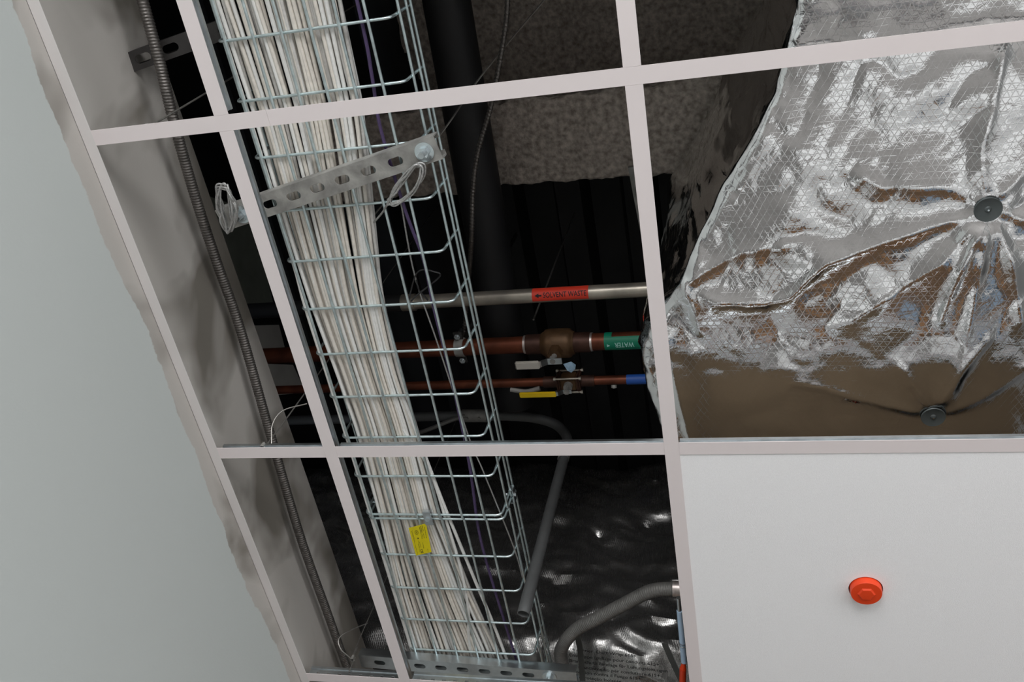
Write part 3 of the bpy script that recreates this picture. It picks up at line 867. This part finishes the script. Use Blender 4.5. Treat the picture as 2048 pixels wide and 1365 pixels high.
bm = BM(); pts_ = [(-.014, -.011), (.004, -.014), (.014, -.006), (.011, .006), (.001, .014), (-.006, .006)]
A = [bm.verts.new(q + X * p[0] + Y * p[1] + Z * (.004 * math.sin(p[0] * 200))) for p in pts_]; B = [bm.verts.new(v.co + Z * .0012) for v in A]
bm.faces.new(A); bm.faces.new(B)
for k in range(6): bm.faces.new((A[k], A[(k + 1) % 6], B[(k + 1) % 6], B[k]))
tag(obj('paper_tag', bm, 'bluetag'), 'small pale blue paper tag on the large valve stem', 'tag')

vc = P(.299, kv, kh)
t = thing('ball_valve', 'small brass three-piece valve with yellow lever on the thin copper pipe', 'valve', vc)
bm = BM(); obox(bm, vc, X, Y, Z, .042, .036, .036); bmesh.ops.bevel(bm, geom=list(bm.edges), offset=.004, segments=2, affect='EDGES'); obj('body', bm, 'bronze', t, True)
for s in (-1, 1):
    bm = BM(); obox(bm, vc + X * (s * .025), X, Y, Z, .009, .047, .047); bmesh.ops.bevel(bm, geom=list(bm.edges), offset=.004, segments=2, affect='EDGES'); obj('end_flange', bm, 'copperdark', t, True)
for sy in (-1, 1):
    for sz in (-1, 1):
        bm = BM(); q = vc + Y * (sy * .0195) + Z * (sz * .0195); cyl(bm, q - X * .034, q + X * .034, .0026, 10); cyl(bm, q - X * .034, q - X * .029, .0048, 6); cyl(bm, q + X * .029, q + X * .034, .0048, 6); obj('tie_bolt', bm, 'steelpipe', t)
bm = BM(); cyl(bm, vc - Z * .018, vc - Z * .030, .011, 16); cyl(bm, vc - Z * .030, vc - Z * .050, .005, 10); cyl(bm, vc - Z * .044, vc - Z * .049, .008, 6); obj('stem', bm, 'zinc_dull', t)
hz = vc.z - .046
lp = [Vector((vc.x + .012, kv, hz)), Vector((vc.x - .008, kv, hz)), Vector((vc.x - .020, kv, hz - .009)), Vector((vc.x - .034, kv, hz - .010)), Vector((at(1043, 802, .6).x, kv, hz - .010))]
bm = BM(); lever(bm, lp[:4], .011, .0025); obj('lever_bar', bm, 'zinc', t)
bm = BM(); lever(bm, [lp[3] + X * .010, lp[4]], .0145, .006); bmesh.ops.bevel(bm, geom=list(bm.edges), offset=.0018, segments=2, affect='EDGES'); o = obj('lever_grip', bm, 'yellow', t, True); o['label'] = 'yellow vinyl grip'

# pipe clamp on the thick copper pipe
pc = P(.04, cv, ch)
t = thing('pipe_clamp', 'steel pipe clamp with bolted ears around the thick copper pipe', 'pipe clamp', pc)
bm = BM(); tube(bm, [pc - X * .011, pc + X * .011], cr + .003, 28); obj('strap', bm, 'zinc_dull', t, True)
for s in (-1, 1):
    bm = BM(); obox(bm, pc + Y * (s * .033), X, Y, Z, .022, .020, .005); obj('ear', bm, 'darksteel', t)
    bm = BM(); cyl(bm, pc + Y * (s * .034) - Z * .014, pc + Y * (s * .034) + Z * .03, .004, 10); cyl(bm, pc + Y * (s * .034) - Z * .009, pc + Y * (s * .034) - Z * .003, .008, 6); obj('bolt', bm, 'zinc', t)
bm = BM(); cyl(bm, pc + Z * (cr + .002), pc + Z * .68, .005, 12); obj('hanger_rod', bm, 'darksteel', t, True)

# black pipe under the beam
bm = BM(); a, b = at(893, 0, .80), at(1003, 640, .78); d = (b - a)
cyl(bm, a - d * .6, b + d * .32, .053, 32)
tag(obj('black_pipe', bm, 'blackpipe', None, True), 'fat black pipe running lengthwise between the beam and the copper pipes', 'pipe')
# thin armoured cable
bm = BM(); pp = [(1018, -60), (1015, 0), (1010, 60), (985, 200), (957, 300), (946, 380), (943, 480), (934, 600), (925, 700)]
path = smooth_path([at(px, py, .60 if py < 560 else .72) for px, py in pp], 10); fine = [path[0]]
for i in range(len(path) - 1):
    d = path[i + 1] - path[i]; m_ = max(1, int(d.length / .0022))
    for k in range(1, m_ + 1): fine.append(path[i] + d * k / m_)
tube(bm, fine, .0055, 8, True, lambda s, a: .0052 + .0008 * math.sin(2 * math.pi * s / .008 + a))
tag(obj('armoured_cable', bm, M['conduit'], None, True), 'thin armoured cable hanging in front of the fat black pipe', 'cable')
bm = BM(); tube(bm, smooth_path([at(1140, -60, .7), at(1080, 10, .7), at(960, 155, .7), at(880, 270, .6), at(740, 440, .6)], 8), .0022, 6)
tag(obj('steel_wire', bm, 'hangwire', None, True), 'thin dark wire slanting across the beam behind the tray', 'wire')

# grey conduit with an elbow and open lower end
pp = [at(1047, 1229, .10), at(1051, 1213, .118), at(1128, 915, .68), at(1135, 888, .73), at(1130, 868, .775), at(1110, 849, .81), at(1075, 838, .825), at(1030, 833, .83), at(940, 832, .83), at(840, 834, .83), at(700, 838, .83), at(560, 842, .83)]
t = thing('grey_conduit', 'grey conduit bending down to an open cut end beside the tray', 'conduit', pp[0])
bm = BM(); pth = [pp[0], pp[1]] + smooth_path(pp[1:], 8)[1:]; pipe_open(bm, pth, .0137, .0122, 24); obj('tube', bm, 'emt', t, True)
q0, q1 = at(1126, 920, .67), at(1133, 898, .71); bm = BM(); cyl(bm, q0, q1, .0152, 20); obj('coupling', bm, 'zinc_dull', t, True)
q0, q1 = at(925, 832, .83), at(975, 832, .83); bm = BM(); cyl(bm, q0, q1, .0185, 20)
for px in (938, 962):
    q = at(px, 832, .83); cyl(bm, q, q - Z * .024 - Y * .006, .004, 8)
obj('set_screw_coupling', bm, 'zinc_dull', t, True)
bm = BM(); tube(bm, smooth_path([at(930, 832, .815), at(900, 842, .80), at(850, 862, .78), at(790, 880, .78)], 8), .006, 8, True)
tag(obj('flexible_lead', bm, 'flexgrey', None, True), 'short flexible lead leaving the grey conduit coupling behind the tray', 'cable')

# ------------------------------------------------------------------ sprayed beam
bm = BM()
BV0, BV1, BH, WB = .252, .468, .90, 1.345
prof = []
def seg(a, b, st=.011):
    n_ = max(1, int(((b[0] - a[0]) ** 2 + (b[1] - a[1]) ** 2) ** .5 / st))
    for k in range(n_): prof.append((a[0] + (b[0] - a[0]) * k / n_, a[1] + (b[1] - a[1]) * k / n_))
wv0, wv1 = .325, .395
corner = [(wv0, WB - .045), (wv0, BH + .075), (wv0 - .02, BH + .058), (BV0, BH + .05), (BV0, BH + .005), (BV0 + .006, BH), (BV1 - .006, BH), (BV1, BH + .005), (BV1, BH + .05), (wv1 + .02, BH + .058), (wv1, BH + .075), (wv1, WB)]
for i in range(len(corner) - 1): seg(corner[i], corner[i + 1])
prof.append(corner[-1])
rows = []; nx = 190
for k in range(1, 70): prof.insert(0, (wv0 - .011 * k, WB - .045))
for i in range(nx + 1):
    x = -.32 + 1.75 * i / nx; row = []
    for j, (v_, h_) in enumerate(prof):
        p = P(x, v_, h_)
        d = .011 * noise.noise(p * 22) + .006 * noise.noise(p * 55) + .008 * noise.noise(p * 9)
        cy_, cz_ = v_ - .36, h_ - (BH + .03)
        nrm = Z if h_ > WB - .05 and v_ < wv0 else Vector((0, cy_, cz_ * 2)).normalized() if h_ < BH + .06 else Vector((0, -1 if v_ < .36 else 1, 0))
        row.append(bm.verts.new(p + nrm * d + X * .006 * noise.noise(p * 30 + Vector((9, 0, 0)))))
    rows.append(row)
for i in range(nx):
    for j in range(len(prof) - 1):
        v_, h_ = prof[j]
        if v_ <= wv0 + .001 and h_ > BH + .09 and -.32 + 1.75 * i / nx < -.17 + .05 * noise.noise(Vector((v_ * 9, h_ * 9, 2))): continue   # the spray stops in a ragged edge
        bm.faces.new((rows[i][j], rows[i][j + 1], rows[i + 1][j + 1], rows[i + 1][j]))
bmesh.ops.delete(bm, geom=[v for v in bm.verts if not v.link_faces], context='VERTS')
tag(obj('steel_beam', bm, 'spray', None, True), 'beam coated with rough grey sprayed fireproofing, crossing above the pipes', 'beam')
# galvanized strap beside the right tee
bm = BM(); a, b = at(1272, 352, .86), at(1296, 480, .86); d = (b - a).normalized()
obox(bm, (a + b) / 2, d, Z.cross(d), Z, (b - a).length * 1.3, .028, .012)
tag(obj('steel_strap', bm, 'zinc_dull'), 'pale galvanized strap beyond the beam, next to the long right tee', 'strap')

# gypsum boards behind the drywall (left of the tray)
XP = -.802
for nm, m_, lbl, q in (('gypsum_board', 'greygreen', 'dark primed board behind the drywall, above the black pipe', [(380, 380), (500, 420), (552, 628), (380, 640)]),
                       ('gypsum_board', 'gypsum', 'pale gypsum offcut between black pipe and copper pipe, left of the tray', [(480, 652), (558, 650), (570, 697), (480, 702)]),
                       ('gypsum_board', 'gypsum', 'pale gypsum offcut below the copper pipe, left of the tray', [(520, 728), (586, 730), (612, 786), (540, 792)])):
    bm = BM(); A = [bm.verts.new(unx(px, py, XP)) for px, py in q]; B = [bm.verts.new(v.co - X * .0125) for v in A]
    bm.faces.new(A); bm.faces.new(B)
    for k in range(4): bm.faces.new((A[k], A[(k + 1) % 4], B[(k + 1) % 4], B[k]))
    tag(obj(nm, bm, m_), lbl, 'board')

# ------------------------------------------------------------------ big foil wrapped duct (right)
HB = .155
_e = [at(px, py, HB) for px, py in ((1590, 0), (1540, 190), (1490, 285), (1440, 370), (1390, 480), (1335, 595), (1290, 650), (1278, 700), (1284, 760), (1320, 870))]
EDG = [(-.80, _e[0].x + .33), (-.35, _e[0].x + .16)] + [(p.y, p.x) for p in _e] + [(.84, _e[-1].x + .03), (.95, _e[-1].x + .05)]
ey = np.array([e[0] for e in EDG]); ex = np.array([e[1] for e in EDG])
HB, HT = .155, .86


def plan(px, py): p = at(px, py, HB); return np.array([p.x, p.y])


pin1, pin2 = plan(1972, 412), plan(1866, 833)
CRE = []   # polyline, amplitude, width on one side, width on the other


def cre(pixs, amp, w1, w2): CRE.append(([plan(*p) for p in pixs], amp, w1, w2))


cre([(1372, 565), (1430, 598), (1530, 604), (1580, 590), (1650, 522), (1760, 482), (1860, 450), (1968, 420)], .011, .014, .030)
cre([(1690, 340), (1760, 370), (1880, 372), (1965, 405)], .007, .02, .03)
cre([(2010, 60), (1990, 180), (1960, 300), (1968, 400)], .009, .022, .014)
cre([(1985, 415), (2060, 440), (2150, 445)], .009, .014, .022)
cre([(1985, 400), (2050, 340), (2140, 250)], .007, .015, .02)
cre([(1960, 425), (1880, 520), (1790, 580), (1700, 640)], .008, .020, .018)
cre([(1968, 430), (1915, 540), (1880, 640)], .010, .014, .016)
cre([(1975, 430), (1955, 540), (1930, 690), (1900, 800)], .008, .016, .016)
cre([(1985, 428), (2020, 520), (2040, 640)], .008, .012, .014)
cre([(1356, 545), (1385, 600), (1400, 660)], .008, .010, .014)
cre([(1370, 560), (1480, 500), (1560, 490)], .006, .012, .02)
cre([(1860, 830), (1740, 800), (1600, 760)], .006, .010, .014)
cre([(1862, 822), (1830, 770), (1795, 725)], .006, .008, .010)
cre([(1868, 820), (1920, 740), (1975, 675)], .007, .008, .012)
cre([(1880, 832), (1970, 790), (2060, 730)], .006, .010, .014)
cre([(1330, 640), (1350, 760), (1380, 880)], .007, .012, .012)


def crease_h(xy):
    h = np.zeros(len(xy))
    for pl, amp, w1, w2 in CRE:
        best = np.full(len(xy), 1e9); side = np.zeros(len(xy)); tt = np.zeros(len(xy)); tot = 0
        lens = [np.linalg.norm(pl[i + 1] - pl[i]) for i in range(len(pl) - 1)]; LT = sum(lens)
        for i in range(len(pl) - 1):
            a, b = pl[i], pl[i + 1]; d = b - a; L2 = d @ d
            t_ = np.clip(((xy - a) @ d) / L2, 0, 1); q = a + t_[:, None] * d; r = xy - q; ds = np.sqrt((r ** 2).sum(1))
            m_ = ds < best
            best = np.where(m_, ds, best); side = np.where(m_, d[0] * r[:, 1] - d[1] * r[:, 0], side); tt = np.where(m_, (tot + t_ * lens[i]) / LT, tt)
            tot += lens[i]
        w_ = np.where(side > 0, w1, w2)
        h += amp * np.exp(-(best / w_) ** 1.0) * (1 - .35 * tt) * np.clip(8 * tt, .25, 1)
    return h


# cross-section: parameter c < 0 climbs the left side, c > 0 crosses the bottom
NXB, NSD, NV = 250, 46, 300
vv = np.linspace(-.72, .90, NV)
xl = np.interp(vv, ey, ex)
grid = np.zeros((NV, NSD + NXB, 3))
RO = .020
for i, v_ in enumerate(vv):
    sl_ = (np.interp(v_ + .02, ey, ex) - np.interp(v_ - .02, ey, ex)) / .04
    for j in range(NSD):      # side, top to bottom, rounded into the bottom
        s_ = j / (NSD - 1)
        if s_ < .8: x_, h_ = xl[i], HT + (HB + RO - HT) * (s_ / .8)
        else:
            a_ = (s_ - .8) / .2 * math.pi / 2; x_, h_ = xl[i] + RO * (1 - math.cos(a_)), HB + RO * (1 - math.sin(a_))
        grid[i, j] = (x_, v_, h_)
    u = (np.arange(NXB) + 1) / NXB
    grid[i, NSD:, 0] = xl[i] + RO + u ** 1.15 * (1.62 - xl[i] - RO); grid[i, NSD:, 1] = v_; grid[i, NSD:, 2] = HB
fl = grid.reshape(-1, 3).copy()
isb = np.zeros((NV, NSD + NXB), bool); isb[:, NSD - 6:] = True; isb = isb.ravel()
xy = fl[:, :2]
cz = np.zeros(len(fl)); cz[isb] = crease_h(xy[isb])
# bottom tilts up beyond the fold, dimples at the pins, lap of the facing near the upper crossbar
fold = .56
tl = np.maximum(0, xy[:, 1] - fold); tilt = .03 * (np.sqrt(tl ** 2 + .008 ** 2) - .008)
d1 = np.sqrt(((xy - pin1) ** 2).sum(1)); d2 = np.sqrt(((xy - pin2) ** 2).sum(1))
dim = .012 * np.exp(-(d1 / .05) ** 1.2) + .008 * np.exp(-(d2 / .05) ** 1.2)
lap = .004 / (1 + np.exp(-(xy[:, 1] - .03 + .006 * np.sin(xy[:, 0] * 25)) / .003))
fade = np.clip((xy[:, 0] - np.interp(xy[:, 1], ey, ex)) / .04, 0, 1)
for k in range(len(fl)):
    p = Vector((fl[k, 0], fl[k, 1], fl[k, 2]))
    n1 = noise.noise(p * 7.0); n2 = abs(noise.noise(p * 15 + Vector((3, 1, 0)))); n3 = abs(noise.noise(p * 38 + Vector((1, 7, 2))))
    if isb[k]:
        edgew = 1 - fade[k]
        smoothz = 0.65 if fl[k, 1] > fold else 1.0
        fl[k, 2] += tilt[k] + dim[k] - lap[k] + smoothz * (.0065 * n1 - .0055 * n2) - (.0010 + .006 * edgew) * n3 - cz[k] * (1.1 if fl[k, 1] > fold else 1)
        fl[k, 0] += .006 * edgew * noise.noise(p * 20)
    else:
        q = Vector((p.x * 6, p.y * 30, p.z * 5))
        fl[k, 0] += .020 * noise.noise(p * 5) + .012 * abs(noise.noise(q)) + .006 * abs(noise.noise(p * 35))
        fl[k, 2] += .004 * noise.noise(p * 25)
nc = NSD + NXB
me = bpy.data.meshes.new('insulation_wrap')
org = Vector((1.0, .1, G + HB))
verts = [(a[0] - org.x, a[1] - org.y, a[2] + G - org.z) for a in fl]
faces = []
for i in range(NV - 1):
    for j in range(nc - 1):
        k = i * nc + j; faces.append((k, k + 1, k + nc + 1, k + nc))
# top and far closing faces
me.from_pydata(verts, [], faces); me.update()
for p_ in me.polygons: p_.use_smooth = True
me.materials.append(M['foil'])
duct = thing('insulated_duct', 'big duct wrapped in shiny silver foil insulation on the right', 'duct', org)
o = bpy.data.objects.new('insulation_wrap', me); C.objects.link(o); o.parent = duct; ORG[o.name] = org
bm = BM()
ring = [(float(np.interp(v_, ey, ex)) + .045, v_) for v_ in (-.71, -.3, 0, .2, .4, .55, .7, .89)] + [(1.6, .89), (1.6, -.71)]
A = [bm.verts.new(P(x, y, HB + .10)) for x, y in ring]; B = [bm.verts.new(P(x, y, HT)) for x, y in ring]
bm.faces.new(A); bm.faces.new(B)
for k in range(len(ring)): bm.faces.new((A[k], A[(k + 1) % len(ring)], B[(k + 1) % len(ring)], B[k]))
obj('sheet_metal_core', bm, 'zinc', duct)


def foil_z(c):
    m_ = (((fl[:, 0] - c[0]) ** 2 + (fl[:, 1] - c[1]) ** 2) < .019 ** 2) & (fl[:, 2] < .3)
    return float(fl[m_, 2].min())


for c, tl_ in ((pin1, 0), (pin2, math.radians(3))):
    zc = foil_z(c); ctr = P(c[0], c[1], zc - .0008)
    bm = BM(); lathe(bm, ctr, [(0, -.0005), (.0035, -.0005), (.005, .0008), (.0145, .0), (.0185, -.0014), (.0195, .0005), (.0185, .002), (0, .002)], 40)
    bmesh.ops.rotate(bm, verts=bm.verts, cent=ctr, matrix=Matrix.Rotation(tl_, 3, 'X'))
    pn = obj('pin_washer', bm, 'pin', duct, True); pn['label'] = 'dull grey round pin washer'
    bm = BM(); cyl(bm, ctr - Z * .003, ctr + Z * .004, .0015, 8); obj('pin', bm, 'washer', pn)

# ------------------------------------------------------------------ dark fire wrapped duct (bottom)
DV0, DV1, DH0, DH1 = 1.515, 2.25, .335, 1.16
sec = []
r_ = .09
sec += [(DV1, DH1), (DV0 + r_, DH1)]
for k in range(1, 9): a = math.pi / 2 * k / 8; sec.append((DV0 + r_ - r_ * math.sin(a), DH1 - r_ + r_ * math.cos(a)))
for k in range(1, 60): sec.append((DV0, DH1 - r_ + (DH0 + r_ - DH1 + r_) * k / 60))
for k in range(0, 13): a = math.pi / 2 * k / 12; sec.append((DV0 + r_ - r_ * math.cos(a), DH0 + r_ - r_ * math.sin(a)))
for k in range(1, 40): sec.append((DV0 + r_ + (DV1 - DV0 - r_) * k / 39, DH0))
nx = 170; bm = BM(); rows = []
for i in range(nx + 1):
    x = -.79 + 2.24 * i / nx; row = []
    hump = .05 * math.exp(-((x - .42) / .5) ** 2)
    for (v_, h_) in sec:
        p = Vector((x, v_, h_))
        d = .022 * noise.noise(p * 4) + .026 * abs(noise.noise(Vector((x * 9, v_ * 5, h_ * 14)))) + .016 * abs(noise.noise(Vector((x * 14 + h_ * 12, v_ * 26, h_ * 24)))) + .007 * abs(noise.noise(p * 45))
        nrm = Vector((0, -1, 0)) if v_ <= DV0 + .03 else Vector((0, 0, -1 if h_ < .6 else 1))
        q = P(x, v_, h_) + nrm * (.02 - d) * 1.0
        if h_ < .6 and v_ > DV0 + .02: q.z += .0
        row.append(bm.verts.new(q))
    rows.append(row)
for i in range(nx):
    for j in range(len(sec) - 1): bm.faces.new((rows[i][j], rows[i][j + 1], rows[i + 1][j + 1], rows[i + 1][j]))
duct2 = thing('fire_wrapped_duct', 'dark crumpled foil fire-wrapped duct crossing behind the tray at the bottom', 'duct', P(.3, 1.9, DH0))
wrap = obj('fire_wrap', bm, 'foil2', duct2, True)
dg = bpy.context.evaluated_depsgraph_get(); dg.update()
bm = BM(); bmb = BM()
zt = DH0 - .035


def ont(px, py): p = at(px, py, zt); return p


for i, (s_, px, py, sz, dark) in enumerate((('re Barrier  Duct Wrap 615+', 1141, 1299, .0150, 1), ('Enveloppe ignifuge pour conduits 615+', 1139, 1311, .0150, 1), ('Brandschutz Bandage für Lüftungsleitungen', 1139, 1322, .0150, 1), ('Fascia antincendio per condutture 615+', 1138, 1333, .0150, 1), ('Protection contra il Fuego 615+', 1137, 1343, .0150, 1), ('Duto Proteção Isolante', 1137, 1353, .0150, 1))):
    wv, _ = text_verts(s_, sz); x0_ = min(v.x for v in wv)
    o0 = ont(px, py); dx = (ont(px + 100, py + 11) - o0).normalized(); dy = -(ont(px + 2, py + 40) - o0).normalized()
    text_mesh(bm, s_, sz, lambda tx, ty: o0 + dx * ((tx - x0_) * .92) + dy * ty)
obj('printing', bm, 'ink', wrap)
for bmx in (bmb,): bmx.free()
# grey bands round the wrap
for pl in ([(1329, 1288, .27), (1345, 1325, .27), (1366, 1370, .27)], [(1152, 1262, .285), (1160, 1300, .285), (1166, 1370, .285)]):
    bm = BM(); pts_ = smooth_path([at(*p) for p in pl], 6); g = []
    for p in pts_: g.append([bm.verts.new(p + X * a + Z * b) for a, b in ((-.007, 0), (.007, 0), (.007, .0012), (-.007, .0012))])
    for i in range(len(g) - 1):
        for k in range(4): bm.faces.new((g[i][k], g[i][(k + 1) % 4], g[i + 1][(k + 1) % 4], g[i + 1][k]))
    bm.faces.new(g[0]); bm.faces.new(g[-1])
    obj('steel_band', bm, 'greyband', duct2)

# smooth grey flexible conduit (bottom right)
bm = BM()
pp = [at(1131, 1400, .24), at(1128, 1345, .24), at(1122, 1302, .245), at(1150, 1262, .25), at(1200, 1235, .25), at(1262, 1202, .25), at(1305, 1182, .25), at(1352, 1178, .25)]
path = smooth_path(pp, 16); fine = [path[0]]
for i in range(len(path) - 1):
    d = path[i + 1] - path[i]; m_ = max(1, int(d.length / .0012))
    for k in range(1, m_ + 1): fine.append(path[i] + d * k / m_)
t = thing('flexible_conduit', 'grey flexible conduit curving over the dark fire-wrapped duct at the bottom', 'conduit', pp[3])
tube(bm, fine, .0155, 18, True, lambda s, a: .0152 + .0005 * math.sin(2 * math.pi * s / .0048 + a)); obj('hose', bm, 'flexgrey', t, True)
bm = BM(); cyl(bm, at(1346, 1178, .25), at(1385, 1180, .25), .0175, 20); obj('end_fitting', bm, 'solder', t, True)

# pale blue tube with orange tip beside the right tee
q0, q1 = at(1359, 1222, .09), at(1368, 1325, .09)
t = thing('plastic_tube', 'pale blue plastic tube with orange tip beside the long right tee', 'tube', (q0 + q1) / 2)
bm = BM(); cyl(bm, q0, q1, .0058, 14); obj('tube', bm, 'paleblue', t, True)
bm = BM(); cyl(bm, at(1357, 1196, .09), q0, .0045, 12); obj('neck', bm, 'zinc', t, True)
bm = BM(); tube(bm, [q0.lerp(q1, .58 + .006 * k) + Vector((math.cos(k * .8) * .007, 0, math.sin(k * .8) * .007)) for k in range(20)], .0007, 5); obj('wire_wrap', bm, 'hangwire', t)
bm = BM(); cyl(bm, q1, at(1366, 1338, .088), .003, 12, .007); cyl(bm, at(1366, 1338, .088), at(1364, 1400, .085), .007, 12); o = obj('tip', bm, 'orange', t, True); o['label'] = 'orange tip'
